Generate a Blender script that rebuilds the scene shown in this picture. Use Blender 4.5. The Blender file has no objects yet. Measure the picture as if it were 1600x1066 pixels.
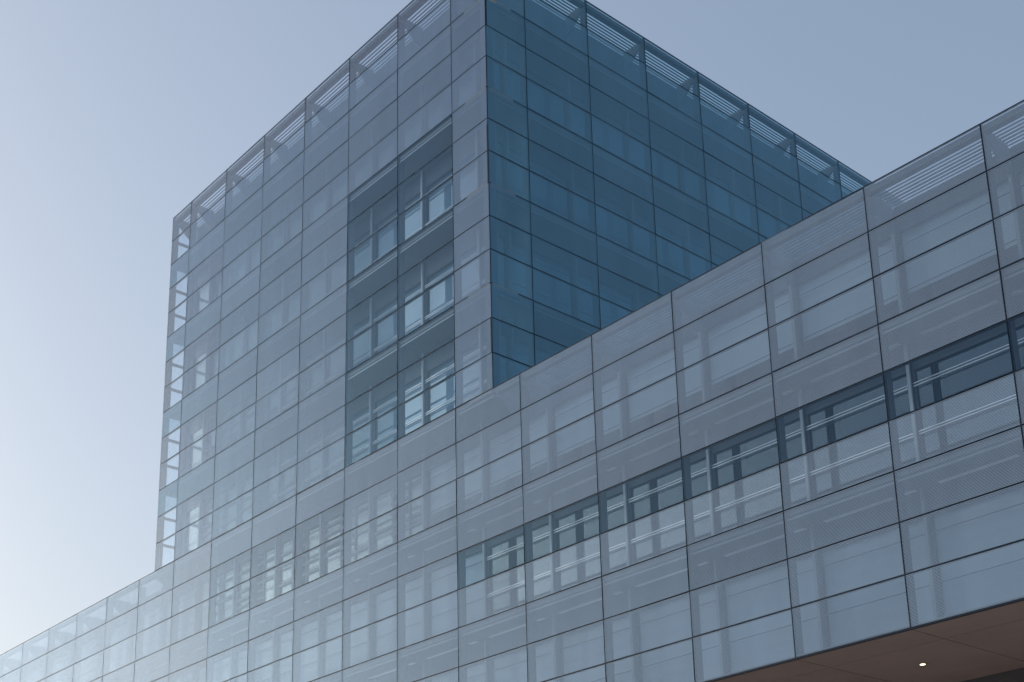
import bpy, bmesh, math, random
from mathutils import Matrix, Vector
random.seed(7)
S = 3.6                       # metres per facade bay
D = bpy.data
sc = bpy.context.scene
col = sc.collection
ZR = 23.3                     # height of the roof edge of the long wing
H = 0.388428 * S              # height of one row of glass panels

# ------------------------------------------------------------------ camera
cam_d = D.cameras.new('camera'); cam = D.objects.new('camera', cam_d); col.objects.link(cam)
sc.camera = cam
cam_d.sensor_width = 36.0; cam_d.sensor_fit = 'HORIZONTAL'
cam_d.lens = 2151.14 / 1600 * 36
cam_d.shift_x = (800 - 872.15) / 1600
cam_d.shift_y = (973.22 - 533) / 1600
cam_d.clip_start = 0.2; cam_d.clip_end = 8000
R = Matrix.Rotation(0.8226303, 4, 'Z') @ Matrix.Rotation(1.8535873, 4, 'X') @ Matrix.Rotation(-0.0333184, 4, 'Z')
cam.matrix_world = Matrix.Translation((5.060024 * S, -8.012658 * S, ZR - 6.035053 * S)) @ R

# ------------------------------------------------------------------ sky and sun
SUN_EL = math.radians(9.0)
SUN_AZ = math.radians(-114.0)         # measured from +Y towards +X: a hazy evening sun low off the far end of the wing
w = D.worlds.new('World'); sc.world = w; w.use_nodes = True
nt = w.node_tree; nt.nodes.clear()
out = nt.nodes.new('ShaderNodeOutputWorld'); bg = nt.nodes.new('ShaderNodeBackground')
sky = nt.nodes.new('ShaderNodeTexSky'); sky.sky_type = 'NISHITA'; sky.sun_disc = False
sky.sun_elevation = SUN_EL; sky.sun_rotation = SUN_AZ
sky.altitude = 50; sky.air_density = 1.0; sky.dust_density = 6.0; sky.ozone_density = 1.0
hs = nt.nodes.new('ShaderNodeHueSaturation'); hs.inputs['Saturation'].default_value = 0.90
ga = nt.nodes.new('ShaderNodeGamma'); ga.inputs[1].default_value = 0.67      # haze flattens the contrast of the sky
sc_ = nt.nodes.new('ShaderNodeVectorMath'); sc_.operation = 'MULTIPLY'; sc_.inputs[1].default_value = (2.24, 2.46, 2.82)
nt.links.new(sky.outputs[0], hs.inputs['Color']); nt.links.new(hs.outputs[0], ga.inputs[0]); nt.links.new(ga.outputs[0], sc_.inputs[0]); nt.links.new(sc_.outputs[0], bg.inputs[0]); nt.links.new(bg.outputs[0], out.inputs[0])
bg.inputs[1].default_value = 0.15
sd = D.lights.new('sun', 'SUN'); so = D.objects.new('sun', sd); col.objects.link(so)
sd.energy = 0.3; sd.angle = math.radians(3); sd.color = (1.0, 0.94, 0.86)
dirv = Vector((math.sin(SUN_AZ) * math.cos(SUN_EL), math.cos(SUN_AZ) * math.cos(SUN_EL), math.sin(SUN_EL)))
so.rotation_euler = dirv.to_track_quat('Z', 'Y').to_euler()
vs = sc.view_settings
sc.display_settings.display_device = 'sRGB'
vs.view_transform = 'Standard'; vs.look = 'None'; vs.gamma = 1; vs.use_curve_mapping = False; vs.exposure = 0.0
cy = sc.cycles
cy.max_bounces = 12; cy.transparent_max_bounces = 24; cy.diffuse_bounces = 3; cy.glossy_bounces = 4
cy.use_denoising = True; cy.caustics_reflective = False

# ------------------------------------------------------------------ materials
def mat(name):
    m = D.materials.new(name); m.use_nodes = True; m.node_tree.nodes.clear()
    N = m.node_tree.nodes; L = m.node_tree.links
    o = N.new('ShaderNodeOutputMaterial')
    return m, N, L, o

def solid(name, c, rough=0.6, metal=0.0, var=0.12, scale=1.5, spec=0.4):
    m, N, L, o = mat(name)
    b = N.new('ShaderNodeBsdfPrincipled'); L.new(b.outputs[0], o.inputs[0])
    g = N.new('ShaderNodeNewGeometry')
    n = N.new('ShaderNodeTexNoise'); n.inputs['Scale'].default_value = scale; n.inputs['Detail'].default_value = 6
    L.new(g.outputs['Position'], n.inputs['Vector'])
    oi = N.new('ShaderNodeObjectInfo')
    ad = N.new('ShaderNodeMath'); ad.operation = 'ADD'; L.new(n.outputs[0], ad.inputs[0])
    ml = N.new('ShaderNodeMath'); ml.operation = 'MULTIPLY'; ml.inputs[1].default_value = 0.4; L.new(oi.outputs['Random'], ml.inputs[0]); L.new(ml.outputs[0], ad.inputs[1])
    mr = N.new('ShaderNodeMapRange'); mr.inputs['From Min'].default_value = 0.3; mr.inputs['From Max'].default_value = 1.1
    mr.inputs['To Min'].default_value = 1 - var; mr.inputs['To Max'].default_value = 1 + var; L.new(ad.outputs[0], mr.inputs['Value'])
    mx = N.new('ShaderNodeVectorMath'); mx.operation = 'SCALE'; mx.inputs[0].default_value = c; L.new(mr.outputs[0], mx.inputs['Scale'])
    L.new(mx.outputs[0], b.inputs['Base Color'])
    b.inputs['Roughness'].default_value = rough; b.inputs['Metallic'].default_value = metal
    b.inputs['Specular IOR Level'].default_value = spec
    return m

def skin(name, axis, cover, tint=(0.82, 0.895, 0.965), frit=(0.46, 0.54, 0.64), pitch=0.036, ior=1.55, soft=0.6, gloss=(0.72, 0.87, 1)):
    """outer glass sheet: clear tinted glass with a printed line frit and a double-surface reflection"""
    m, N, L, o = mat(name)
    g = N.new('ShaderNodeNewGeometry'); sp = N.new('ShaderNodeSeparateXYZ'); L.new(g.outputs['Position'], sp.inputs[0])
    tr = N.new('ShaderNodeBsdfTransparent'); tr.inputs[0].default_value = (*tint, 1)
    base = tr.outputs[0]
    if cover > 0:
        mm = N.new('ShaderNodeMath'); mm.operation = 'MULTIPLY'; mm.inputs[1].default_value = 1 / pitch; L.new(sp.outputs[axis], mm.inputs[0])
        fr = N.new('ShaderNodeMath'); fr.operation = 'FRACT'; L.new(mm.outputs[0], fr.inputs[0])
        lt = N.new('ShaderNodeMath'); lt.operation = 'LESS_THAN'; lt.inputs[1].default_value = cover; L.new(fr.outputs[0], lt.inputs[0])
        nz = N.new('ShaderNodeTexNoise'); nz.inputs['Scale'].default_value = 1.0; nz.inputs['Detail'].default_value = 4
        st = N.new('ShaderNodeVectorMath'); st.operation = 'MULTIPLY'; st.inputs[1].default_value = (1.1, 1.1, 0.22); L.new(g.outputs['Position'], st.inputs[0]); L.new(st.outputs[0], nz.inputs['Vector'])
        mrn = N.new('ShaderNodeMapRange'); mrn.inputs['To Min'].default_value = 0.84; mrn.inputs['To Max'].default_value = 1.16; L.new(nz.outputs[0], mrn.inputs['Value'])
        oi = N.new('ShaderNodeObjectInfo'); mo = N.new('ShaderNodeMapRange'); mo.inputs['To Min'].default_value = 0.92; mo.inputs['To Max'].default_value = 1.08; L.new(oi.outputs['Random'], mo.inputs['Value'])
        mu = N.new('ShaderNodeMath'); mu.operation = 'MULTIPLY'; L.new(mrn.outputs[0], mu.inputs[0]); L.new(mo.outputs[0], mu.inputs[1])
        fc = N.new('ShaderNodeVectorMath'); fc.operation = 'SCALE'; fc.inputs[0].default_value = frit; L.new(mu.outputs[0], fc.inputs['Scale'])
        df = N.new('ShaderNodeBsdfDiffuse'); L.new(fc.outputs[0], df.inputs[0])
        tl = N.new('ShaderNodeBsdfTranslucent'); L.new(fc.outputs[0], tl.inputs[0])
        dm = N.new('ShaderNodeMixShader'); dm.inputs[0].default_value = 0.35; L.new(df.outputs[0], dm.inputs[1]); L.new(tl.outputs[0], dm.inputs[2])
        mx = N.new('ShaderNodeMixShader'); mrl = N.new('ShaderNodeMapRange'); mrl.inputs['To Min'].default_value = cover * (1 - soft); mrl.inputs['To Max'].default_value = cover + (1 - cover) * soft; L.new(lt.outputs[0], mrl.inputs['Value']); L.new(mrl.outputs[0], mx.inputs[0]); L.new(tr.outputs[0], mx.inputs[1]); L.new(dm.outputs[0], mx.inputs[2])
        base = mx.outputs[0]
    fz = N.new('ShaderNodeFresnel')
    io = N.new('ShaderNodeMapRange'); io.inputs['To Min'].default_value = ior; io.inputs['To Max'].default_value = 1 / ior     # a thin sheet reflects alike from both sides
    L.new(g.outputs['Backfacing'], io.inputs['Value']); L.new(io.outputs[0], fz.inputs['IOR'])
    gl = N.new('ShaderNodeBsdfGlossy'); gl.inputs['Roughness'].default_value = 0.03; gl.inputs['Color'].default_value = (*gloss, 1)
    m2 = N.new('ShaderNodeMixShader'); L.new(fz.outputs[0], m2.inputs[0]); L.new(base, m2.inputs[1]); L.new(gl.outputs[0], m2.inputs[2])
    L.new(m2.outputs[0], o.inputs[0])
    return m

def clear(name, c=(0.97, 0.99, 0.99)):
    m, N, L, o = mat(name)
    t = N.new('ShaderNodeBsdfTransparent'); t.inputs[0].default_value = (*c, 1); L.new(t.outputs[0], o.inputs[0]); return m

M = {}
M['frit_wing'] = skin('horizontal line frit glass', 'Z', 0.48, pitch=0.036, frit=(0.525, 0.645, 0.80), gloss=(0.48, 0.658, 0.945))
M['frit_light'] = skin('sparse line frit glass', 'Z', 0.26, pitch=0.036, frit=(0.48, 0.59, 0.74), gloss=(0.48, 0.658, 0.945))
M['frit_corner'] = skin('sparse vertical line frit glass', 'X', 0.32, pitch=0.030, frit=(0.44, 0.52, 0.66), gloss=(0.56, 0.70, 0.95))
M['frit_mid'] = skin('medium vertical line frit glass', 'X', 0.46, pitch=0.030, frit=(0.36, 0.46, 0.64), gloss=(0.52, 0.69, 0.97))
M['frit_dense'] = skin('dense line frit glass', 'Z', 0.66, pitch=0.036, frit=(0.50, 0.61, 0.73), gloss=(0.475, 0.612, 0.86))
M['side_clear'] = skin('end wall glass', 'Y', 0.10, pitch=0.030, frit=(0.5, 0.58, 0.68), tint=(0.90, 0.94, 0.96))
M['frit_tower'] = skin('vertical line frit glass x', 'X', 0.64, pitch=0.030, frit=(0.33, 0.435, 0.60), gloss=(0.50, 0.70, 0.97))
M['frit_side_shaded'] = skin('vertical line frit glass y shaded', 'Y', 0.58, pitch=0.030, frit=(0.20, 0.42, 0.56), tint=(0.58, 0.80, 0.90), gloss=(0.6, 0.85, 1))  # same glass as the front; the face's shade is put into frit and tint
M['frit_side_shaded_sparse'] = skin('sparse line frit glass y shaded', 'Y', 0.26, pitch=0.030, frit=(0.20, 0.42, 0.56), tint=(0.66, 0.84, 0.92), gloss=(0.6, 0.85, 1))  # roof row of that face, its shade likewise painted into the teal
M['clear_skin'] = skin('clear outer glass', 'Z', 0.0, tint=(0.80, 0.87, 0.95), gloss=(0.40, 0.66, 0.98))
M['back'] = clear('glass back face')
M['edge'] = solid('glass edge green', (0.05, 0.12, 0.12), 0.2)
M['gasket'] = solid('dark gasket', (0.009, 0.020, 0.040), 0.5, var=0.3, spec=0.2)
M['steel'] = solid('pale grey painted steel', (0.40, 0.43, 0.46), 0.45)
M['white'] = solid('white enamelled aluminium', (0.92, 0.93, 0.94), 0.3, metal=0.5, var=0.04)
M['fin'] = solid('grey fin', (0.17, 0.20, 0.23), 0.5)
M['mull'] = solid('grey window frame', (0.17, 0.20, 0.235), 0.45)
M['slab'] = solid('fair faced concrete', (0.30, 0.31, 0.32), 0.8, scale=0.8)
M['spandrel'] = solid('blue grey spandrel sheet', (0.16, 0.19, 0.23), 0.5)
M['core'] = solid('painted inner wall', (0.30, 0.33, 0.37), 0.8)
M['pane_soft'] = skin('inner window glass plain', 'Z', 0.0, tint=(0.90, 0.94, 0.96), ior=1.45, gloss=(0.85, 0.93, 1))
M['post'] = solid('silver painted post', (0.62, 0.65, 0.68), 0.4, var=0.06)
M['blind'] = solid('pale fabric roller blind', (0.84, 0.87, 0.90), 0.8, var=0.10, scale=0.4)
M['column'] = solid('grey concrete column', (0.20, 0.22, 0.24), 0.8)
M['bracket'] = solid('light grey bracket steel', (0.30, 0.33, 0.36), 0.5)
M['slat'] = solid('grey louvre slat', (0.20, 0.24, 0.27), 0.5)
M['soffit'] = solid('brown soffit panel', (0.60, 0.42, 0.35), 0.55, scale=1.0, var=0.10)
M['lobby'] = solid('dark lobby cladding', (0.16, 0.145, 0.14), 0.5)
M['ground'] = solid('pale plaza paving', (0.42, 0.41, 0.39), 0.85, scale=0.3)
M['roof'] = solid('roof membrane', (0.25, 0.26, 0.27), 0.9)
M['pane'] = skin('inner window glass', 'Z', 0.0, tint=(0.60, 0.72, 0.80), ior=2.4, gloss=(0.80, 0.93, 1))
mm_, N_, L_, o_ = mat('lamp lens'); e_ = N_.new('ShaderNodeEmission'); e_.inputs[0].default_value = (1, 0.78, 0.5, 1); e_.inputs[1].default_value = 4; L_.new(e_.outputs[0], o_.inputs[0]); M['lens'] = mm_

# ------------------------------------------------------------------ shape helpers
_cube = {}
def box_mesh(mkey, front=None):
    """unit box shared by all pieces of one material; FRONT is the material of its -Y face"""
    k = (mkey, front)
    if k in _cube: return _cube[k]
    me = D.meshes.new('box')
    v = [(x, y, z) for x in (-.5, .5) for y in (-.5, .5) for z in (-.5, .5)]
    f = [(0, 1, 3, 2), (4, 6, 7, 5), (0, 4, 5, 1), (2, 3, 7, 6), (0, 2, 6, 4), (1, 5, 7, 3)]
    me.from_pydata(v, [], f)
    me.materials.append(M[mkey])
    if front:
        me.materials.append(M[front]); me.materials.append(M['edge'])
        for i, p in enumerate(me.polygons): p.material_index = 1 if i == 2 else (0 if i == 3 else 2)
    _cube[k] = me
    return me

def part(name, mkey, lo, hi, parent, front=None, rz=0.0, tilt=None, frame=None):
    """box part between corners LO and HI given in the parent's local frame (FRAME: a matrix from facade frame to parent)"""
    o = D.objects.new(name, box_mesh(mkey, front))
    c = Vector([(a + b) / 2 for a, b in zip(lo, hi)]); s = [abs(b - a) for a, b in zip(lo, hi)]
    mx = Matrix.Translation(c)
    if tilt: mx = mx @ Matrix.Rotation(tilt[0], 4, 'X') @ Matrix.Rotation(tilt[1], 4, 'Z')
    mx = mx @ Matrix.Diagonal((*s, 1))
    if frame is not None: mx = frame @ mx
    col.objects.link(o)
    o.parent = parent
    if parent is not None and parent.type == 'MESH':
        mx = parent.matrix_basis.inverted() @ mx
        # parts of parts: keep the parent's own frame
    o.matrix_basis = mx
    return o

def multi(name, mkey, boxes, parent, frame=None, kind=None):
    """several boxes joined as one mesh part"""
    v = []; f = []
    for lo, hi in boxes:
        b = len(v)
        for x in (lo[0], hi[0]):
            for y in (lo[1], hi[1]):
                for z in (lo[2], hi[2]): v.append((x, y, z))
        f += [tuple(b + i for i in q) for q in ((0, 1, 3, 2), (4, 6, 7, 5), (0, 4, 5, 1), (2, 3, 7, 6), (0, 2, 6, 4), (1, 5, 7, 3))]
    me = D.meshes.new(name); me.from_pydata(v, [], f); me.materials.append(M[mkey])
    o = D.objects.new(name, me); col.objects.link(o); o.parent = parent
    if frame is not None:
        mx = frame
        o.matrix_basis = mx
    if kind: o['kind'] = kind
    return o

def prism(name, mkey, poly, x0, x1, parent, frame=None):
    """polygon in (y, z) extruded from x0 to x1"""
    n = len(poly)
    v = [(x0, y, z) for y, z in poly] + [(x1, y, z) for y, z in poly]
    f = [tuple(range(n)), tuple(range(2 * n - 1, n - 1, -1))] + [(i, i + n, (i + 1) % n + n, (i + 1) % n) for i in range(n)]
    key = (name, mkey, tuple(poly), round(x1 - x0, 4))
    me = D.meshes.new(name); me.from_pydata([(a - x0, b, c) for a, b, c in v], [], f); me.materials.append(M[mkey])
    bm = bmesh.new(); bm.from_mesh(me); bmesh.ops.recalc_face_normals(bm, faces=bm.faces); bm.to_mesh(me); bm.free()
    return me

def thing(name, label, cat, loc=(0, 0, 0), group=None):
    o = D.objects.new(name, None); col.objects.link(o); o.location = loc
    o['label'] = label; o['category'] = cat
    if group: o['group'] = group
    return o

def inst(name, me, parent, mx):
    o = D.objects.new(name, me); col.objects.link(o); o.parent = parent; o.matrix_basis = mx
    return o

# ------------------------------------------------------------------ ground
def ground():
    me = D.meshes.new('ground')
    q = 4000
    me.from_pydata([(-q, -q, 0), (q, -q, 0), (q, q, 0), (-q, q, 0)], [], [(0, 1, 2, 3)]); me.materials.append(M['ground'])
    o = D.objects.new('ground', me); col.objects.link(o); o['kind'] = 'structure'
ground()

JV, JH = 0.042, 0.044          # joint widths
WALL = 1.30                    # depth of the inner window wall behind the skin
T = 0.02                       # glass thickness

bracket_poly = [(0.02, -0.06), (1.24, -0.06), (1.24, -1.02), (1.02, -0.98), (0.78, -0.86), (0.30, -0.42), (0.02, -0.36)]
bracket_me = prism('bracket', 'bracket', bracket_poly, -0.03, 0.03, None)

def facade(root, frame, xs, z_top, r0, rows, skin_fn, post_rows, base_x0, has_slats=True, side=False, blinds=None, rooms=True, slab_rows=()):
    """one face of the double skin. Facade frame: x along the face, y inwards, z up; root-local through FRAME.
    xs: joint positions along the face, r0: index of the top row, rows: how many rows; z of row line r is z_top-(r-r0)*H"""
    zl = lambda r: z_top - (r - r0) * H
    xa, xb = xs[0], xs[-1]
    zb = zl(r0 + rows)
    # glass panels
    for a, b in zip(xs[:-1], xs[1:]):
        for r in range(r0, r0 + rows):
            key = skin_fn(a, b, r)
            if key is None: continue
            part('glass_panel', 'back', (a + JV / 2, 0, zl(r + 1) + JH / 2), (b - JV / 2, T, zl(r) - JH / 2), root, front=key,
                 tilt=(random.gauss(0, 0.003), random.gauss(0, 0.002)), frame=frame)
    # joints: dark profiles a little behind the glass face
    for x in xs:
        l_, r_ = (0.003, 0.046) if x == xa else ((-0.046, -0.003) if x == xb else (-0.028, 0.028))
        part('mullion', 'gasket', (x + l_, 0.012, zb), (x + r_, 0.075, z_top - 0.03), root, frame=frame)
    for r in range(r0, r0 + rows + 1):
        if r == r0: part('transom', 'gasket', (xa, -0.004, zl(r) - 0.035), (xb, 0.06, zl(r)), root, frame=frame)
        else: part('transom', 'gasket', (xa + 0.04, 0.0135, zl(r) - 0.033), (xb - 0.04, 0.073, zl(r) + 0.033), root, frame=frame)
    # fins behind the vertical joints
    for x in xs:
        xx = min(max(x, xa + 0.04), xb - 0.04)
        part('fin', 'fin', (xx - 0.022, 0.078, zb + 0.02), (xx + 0.022, 0.36, z_top - 0.34), root, frame=frame)
    # inner window wall
    for i, (a, b) in enumerate(zip(xs[:-1], xs[1:])):
        for r in slab_rows:
            part('walkway_slab', 'slab', (a + 0.004, 0.10, zl(r) - 0.16), (b - 0.004, WALL + 0.02, zl(r) + 0.02), root, frame=frame)
            part('slab_edge_rail', 'steel', (a + 0.03, 0.079, zl(r) - 0.30), (b - 0.03, 0.098, zl(r) - 0.24), root, frame=frame)
    if has_slats:
        part('roof_edge_beam', 'fin', (xa + 0.04, 0.08, z_top - 0.24), (xb - 0.04, 0.30, z_top - 0.05), root, frame=frame)
        for i, (a, b) in enumerate(zip(xs[:-1], xs[1:])):
            for k in range(8):
                y = 0.38 + k * 0.145
                part('louvre_slat', 'slat', (a + 0.05, y, z_top - 0.115), (b - 0.05, y + 0.062, z_top - 0.10), root, frame=frame)
        for x in xs:
            xx = min(max(x, xa + 0.08), xb - 0.08)
            inst('bracket', bracket_me, root, frame @ Matrix.Translation((xx - 0.03, 0.055, z_top)))

def window(root, frame, a, b, z0, z1, glass, blind_z=None):
    """glazing between two posts over two rows: frame, panes, and a blind inside"""
    y = WALL + 0.10
    fr = multi('window', 'mull', [((a, y - 0.05, z0), (b, y + 0.05, z0 + 0.07)), ((a, y - 0.05, z1 - 0.07), (b, y + 0.05, z1)),
                                  ((a, y - 0.05, z0 + 0.07), (a + 0.06, y + 0.05, z1 - 0.07)), ((b - 0.06, y - 0.05, z0 + 0.07), (b, y + 0.05, z1 - 0.07))], root, frame=frame)
    inv = fr.matrix_basis.inverted()
    p = D.objects.new('pane', box_mesh('back', glass)); col.objects.link(p); p.parent = fr
    p.matrix_basis = Matrix.Translation(((a + b) / 2, y, (z0 + z1) / 2)) @ Matrix.Diagonal((b - a - 0.12, 0.02, z1 - z0 - 0.14, 1))
    if blind_z is not None:
        q = D.objects.new('blind', box_mesh('blind')); col.objects.link(q); q.parent = fr
        q.matrix_basis = Matrix.Translation(((a + b) / 2, y + 0.12, (blind_z + z1) / 2)) @ Matrix.Diagonal((b - a - 0.10, 0.012, z1 - blind_z, 1))
    return fr

def glazing_bars(fr, a, b, z0, z1, seed):
    rg = random.Random(seed)
    y = WALL + 0.055
    bx = []
    for t in (0.36, 0.68):
        xx = a + (b - a) * (t + rg.uniform(-.04, .04)); bx.append((xx - 0.05, xx + 0.05, z0 + 0.08, z1 - 0.08))
    z = z0 + 0.35
    while z < z1 - 0.3:
        x0_ = a + 0.07 if rg.random() < .6 else a + (b - a) * 0.36
        x1_ = b - 0.07 if rg.random() < .6 else a + (b - a) * 0.68
        bx.append((x0_, x1_, z - 0.06, z + 0.06)); z += rg.uniform(0.36, 0.5)
    for k, (p, q, r_, t_) in enumerate(bx):
        dy = 0.0 if k < 2 else 0.012
        o = D.objects.new('glazing_bar', box_mesh('mull')); col.objects.link(o); o.parent = fr
        o.matrix_basis = Matrix.Translation(((p + q) / 2, y - dy, (r_ + t_) / 2)) @ Matrix.Diagonal((q - p, 0.03, t_ - r_, 1))

def rail(root, frame, a, b, z):
    part('rail', 'white', (a, WALL - 0.02, z + 0.028), (b, WALL + 0.03, z + 0.056), root, frame=frame)
    part('rail', 'white', (a, WALL - 0.02, z - 0.056), (b, WALL + 0.03, z - 0.028), root, frame=frame)

def inner_wall(root, frame, xs, zl, floors, blind_fn, rail_fn, bars_fn=None, soft_fn=None):
    """FLOORS: (row line of the slab above, row line of the slab below)"""
    for (ra, rb) in floors:
        for i, (a, b) in enumerate(zip(xs[:-1], xs[1:])):
            if b - a < 0.5: continue
            part('post', 'post' if rail_fn(i, ra) else 'steel', (a - 0.05, WALL - 0.10, zl(rb) + 0.02), (a + 0.05, WALL - 0.04, zl(ra) - 0.16), root, frame=frame)
            part('post_web', 'mull' if rail_fn(i, ra) else 'steel', (a - 0.035, WALL - 0.038, zl(rb) + 0.02), (a + 0.035, WALL + 0.3, zl(ra) - 0.16), root, frame=frame)
            # ceiling void sheet
            hz = zl(ra) - 0.62 * H
            part('spandrel_sheet', 'spandrel', (a + 0.052, WALL + 0.04, hz), (b - 0.052, WALL + 0.12, zl(ra) - 0.162), root, frame=frame)
            bl = blind_fn(i, ra)
            bz = None if bl is None else zl(rb) + bl * (hz - zl(rb))
            fr = window(root, frame, a + 0.053, b - 0.053, zl(rb) + 0.02, hz - 0.003, 'pane_soft' if soft_fn and soft_fn(i, ra) else 'pane', blind_z=bz)
            if bars_fn and bars_fn(i, ra): glazing_bars(fr, a + 0.053, b - 0.053, zl(rb) + 0.02, hz, i * 31 + ra)
            if rail_fn(i, ra):
                for r in range(ra + 1, rb):
                    rail(root, frame, a + 0.06, b - 0.05, zl(r))
            else:
                for r in range(ra + 1, rb):
                    part('rail', 'mull', (a + 0.06, WALL, zl(r) - 0.012), (b - 0.05, WALL + 0.03, zl(r) + 0.012), root, frame=frame)

I4 = Matrix.Identity(4)
XL, XC = -11.5610 * S, -4.40364 * S
# ================================================================== long wing
wing = thing('office_wing', 'long low glass wing with horizontal panel rows running across the foreground', 'building', (0, 0, 0))
zw = lambda r: ZR - r * H
wxs = [i * S for i in range(-24, 5)]
def wing_skin(a, b, r):
    i = round(a / S)
    if r == 4 and i >= -5: return 'clear_skin'
    if r in (1, 2) and i in (-10, -9, -8): return 'frit_light'
    return 'frit_dense' if i <= -11 else 'frit_wing'
facade(wing, I4, wxs, ZR, 0, 9, wing_skin, None, 0, has_slats=False, slab_rows=(3, 6))
# roof edge outside the tower only
def roof_edge(root, xs, z):
    xa, xb = xs[0], xs[-1]
    part('roof_edge_beam', 'fin', (xa + 0.04, 0.08, z - 0.22), (xb - 0.04, 0.30, z - 0.05), root)
    for a, b in zip(xs[:-1], xs[1:]):
        for k in range(8):
            y = 0.38 + k * 0.145
            part('louvre_slat', 'slat', (a + 0.05, y, z - 0.115), (b - 0.05, y + 0.062, z - 0.10), root)
    for x in xs: inst('bracket', bracket_me, root, Matrix.Translation((min(max(x, xa + .08), xb - .08) - 0.03, 0.055, z)))
roof_edge(wing, [i * S for i in range(-24, -12)] + [XL - 0.02], ZR)
roof_edge(wing, [XC + 0.03] + [i * S for i in range(-4, 5)], ZR)
def wblind(i, ra):
    c = i - 24
    if ra == 0: return 0.42 if c >= -6 else (None if c in (-9, -10, -8, -7) else 0.0)
    if ra == 3: return None if c >= -5 else 0.0
    return 0.0
inner_wall(wing, I4, wxs, zw, [(0, 3), (3, 6), (6, 9)], wblind, lambda i, ra: ra == 3 and i - 24 >= -5, lambda i, ra: ra == 0 and i - 24 in (-11, -10, -9, -8, -7), lambda i, ra: ra == 6 or (ra == 3 and i - 24 < -5) or (ra == 0 and not -12 < i - 24 < -6))
# rooms behind: floor plates, back wall, columns
x0, x1 = wxs[0], wxs[-1]
for r in (3, 6):
    part('floor_plate', 'slab', (x0, WALL + 0.35, zw(r) - 0.25), (x1, 24, zw(r)), wing)
part('roof_deck', 'roof', (x0, WALL + 0.16, zw(0) - 0.45), (x1, 24, zw(0) - 0.16), wing)
part('base_slab', 'slab', (x0 + .02, 0.09, zw(9) + 0.015), (x1 - .02, 24, zw(9) + 0.10), wing)
part('inner_wall', 'core', (x0, 5.6, zw(9) + 0.102), (x1, 5.8, zw(0) - 0.452), wing)
for x in wxs[:-1]:
    part('column', 'column', (x - 0.11, 2.75, zw(9) + 0.102), (x + 0.11, 2.99, zw(6) - 0.252), wing)
    part('column', 'column', (x - 0.11, 2.75, zw(6) + 0.001), (x + 0.11, 2.99, zw(3) - 0.252), wing)
    part('column', 'column', (x - 0.11, 2.75, zw(3) + 0.001), (x + 0.11, 2.99, zw(0) - 0.452), wing)
part('rear_wall', 'core', (x0, 24, zw(9)), (x1, 24.2, zw(0) - 0.02), wing)
part('end_wall', 'core', (x0 - 0.2, 0.08, zw(9)), (x0, 24.2, zw(0) - 0.02), wing)
part('end_wall', 'core', (x1 + 0.04, 0.08, zw(9)), (x1 + 0.24, 24.2, zw(0) - 0.02), wing)
# cable rails in the cavity of the solid rows
for x in wxs[:-1]:
    for r in (3, 6):
        z = zw(r) - 0.30 * H
        for (p, q) in ((0.24, 0.86), (0.95, 1.05)):
            for dy in (0.60, 0.70):
                part('light_track', 'white', (x + p * S, dy, z - 0.012), (x + q * S, dy + 0.03, z + 0.012), wing)
# soffit
zs = zw(9)
for i, x in enumerate(wxs[:-1]):
    part('soffit_backing', 'gasket', (x, 0.035, zs + 0.0125), (x + S, 6.11, zs + 0.0145), wing)
    for (ya, yb) in ((0.02, 1.50), (1.50, 6.10)):
        part('soffit_panel', 'soffit', (x + 0.016, ya + 0.016, zs - 0.03), (x + S - 0.016, yb - 0.016, zs + 0.012), wing)
part('soffit_trim', 'gasket', (x0, -0.003, zs - 0.034), (x1, 0.030, zs - 0.002), wing)
part('lobby_wall', 'lobby', (x0, 6.12, 0.0), (x1, 6.4, zs + 0.01), wing)
part('lobby_wall', 'lobby', (x0, 23.9, 0.0), (x1, 24.1, zs - 0.002), wing)
def disc(name, mk, r, h, seg=24):
    me = D.meshes.new(name); bm = bmesh.new(); bmesh.ops.create_cone(bm, cap_ends=True, segments=seg, radius1=r, radius2=r, depth=h); bm.to_mesh(me); bm.free(); me.materials.append(M[mk]); return me
ring_me = disc('downlight', 'steel', 0.15, 0.02); lens_me = disc('lamp_lens', 'lens', 0.072, 0.02)
for i in (-12, -8, -4, -1, 3):
    d = inst('downlight', ring_me, wing, Matrix.Translation(((i + 0.49) * S, 3.31, zs - 0.036)))
    inst('lamp_lens', lens_me, d, Matrix.Translation((0, 0, -0.008)))
    if i == -1:
        ld = D.lights.new('lamp_light', 'SPOT'); lo = D.objects.new('lamp_light', ld); col.objects.link(lo)
        ld.energy = 60; ld.color = (1, 0.85, 0.65); ld.spot_size = math.radians(110); ld.shadow_soft_size = 0.1
        lo.parent = d; lo.location = (0, 0, -0.06)

# ================================================================== tower
ZT = ZR + 14 * H
tower = thing('glass_tower', 'tall square glass tower block rising above the low wing, dark side face in shade', 'building', (0, 0, 0))
zt = lambda r: ZR - r * H                       # same row index as the wing: -14 .. 0
txs = [XL] + [i * S for i in range(-11, -4)] + [XC]
def tower_skin(a, b, r):
    i = round(a / S)
    if r == -14: return 'frit_corner'
    if -9 <= r <= -1 and i in (-7, -6): return 'clear_skin'
    if i <= -11 and (r + 12) % 3 != 0 and a < -10.9 * S: return 'frit_corner' if i <= -12 else 'frit_mid'
    return 'frit_tower'
facade(tower, I4, txs, ZT, -14, 14, tower_skin, None, 0, slab_rows=(-12, -9, -6, -3, 0))
WR = 0.974273 * S
ys = [0.0] + [0.569263 * S + k * WR for k in range(0, 10)]
YB = ys[-1]
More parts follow.
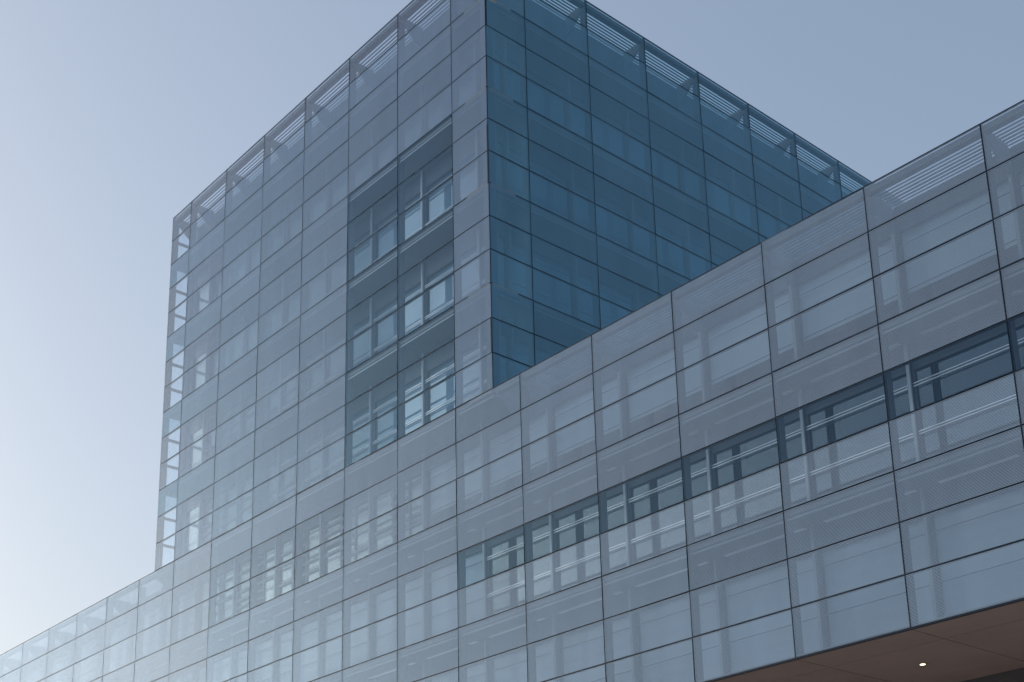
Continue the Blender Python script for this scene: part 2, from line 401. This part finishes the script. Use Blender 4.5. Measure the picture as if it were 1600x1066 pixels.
# dark side face: facade frame x -> world +y, y (inwards) -> world -x
FR = Matrix.Translation((XC, 0, 0)) @ Matrix.Rotation(math.radians(90), 4, 'Z')
facade(tower, FR, ys, ZT, -14, 14, lambda a, b, r: 'frit_side_shaded_sparse' if r == -14 else 'frit_side_shaded', None, 0, slab_rows=(-12, -9, -6, -3, 0))
# far side face (seen through the corner glass)
FL = Matrix.Translation((XL, YB, 0)) @ Matrix.Rotation(math.radians(-90), 4, 'Z')
yl = [YB - y for y in reversed(ys)]
for a, b in zip(yl[:-1], yl[1:]):
    rows_ = range(-14, 0)
    for r in rows_:
        if b > YB - 10 or True:
            part('side_glass_panel', 'back', (a + JV / 2, 0, zt(r + 1) + JH / 2), (b - JV / 2, T, zt(r) - JH / 2), tower, front='side_clear', frame=FL)
for r in range(-14, 1):
    part('side_transom', 'fin', (0.04, 0.022, zt(r) - 0.055), (YB - 0.08, 0.14, zt(r) + 0.055 if r > -14 else zt(r)), tower, frame=FL)
for x in yl[:-1]:
    part('side_mullion', 'gasket', (x + 0.04, 0.0215, zt(0)), (x + 0.10, 0.10, ZT - 0.12), tower, frame=FL)
# inner walls
TF = [(-14, -12), (-12, -9), (-9, -6), (-6, -3), (-3, 0)]
def tblind(i, ra):
    return 0.0
inner_wall(tower, I4, [XL + 0.30] + txs[1:-1] + [XC - WALL - 0.1], zt, TF[1:], lambda i, ra: random.choice([0.0, 0.0, 0.25, 0.0]), lambda i, ra: ra in (-3, -6, -9) and i in (3, 4, 5, 6, 7), lambda i, ra: i in (1, 2, 3) and ra > -9)
inner_wall(tower, FR, [WALL + 0.1] + ys[1:], zt, TF[1:], lambda i, ra: random.choice([0.0, 0.0, 0.3]), lambda i, ra: False)
# plant floor wall beneath the roof louvres
for a, b in zip(txs[:-1], txs[1:]):
    part('plant_wall_panel', 'spandrel', (max(a, XL + .1) + 0.02, WALL + 0.05, zt(-12) + 0.02), (min(b, XC - 1.5) - 0.02, WALL + 0.15, ZT - 0.13), tower)
for a, b in zip(ys[:-1], ys[1:]):
    part('plant_wall_panel', 'spandrel', (max(a, 1.5) + 0.02, WALL + 0.05, zt(-12) + 0.02), (b - 0.02, WALL + 0.15, ZT - 0.13), tower, frame=FR)
xi0, xi1 = XL + 0.16, XC - WALL - 0.35
for r in (-12, -9, -6, -3):
    part('floor_plate', 'slab', (xi0, WALL + 0.35, zt(r) - 0.25), (xi1, YB - 0.3, zt(r)), tower)
part('roof_deck', 'roof', (xi0, WALL + 0.16, ZT - 0.9), (xi1, YB - 0.3, ZT - 0.6), tower)
part('core_wall', 'core', (XL + 2.2, 5.0, zt(0)), (XC - 5.0, YB - 4, ZT - 0.92), tower)
part('rear_wall', 'core', (XL + 0.12, YB - 0.28, zt(0) - 0.2), (XC - 0.12, YB - 0.05, ZT - 0.1), tower)
part('end_wall', 'core', (XL + 0.16, WALL + 0.36, zt(0)), (XL + 0.30, YB - 0.3, ZT - 0.6), tower)
for x in txs[1:-1]:
    for (ra, rb) in TF[1:]:
        part('column', 'column', (x - 0.11, 2.75, zt(rb) + 0.003), (x + 0.11, 2.99, zt(ra) - 0.253), tower)
part('plant_end_wall', 'spandrel', (XL + 0.105, WALL + 0.16, zt(-12) + 0.02), (XL + 0.2, YB - 0.3, ZT - 0.13), tower)
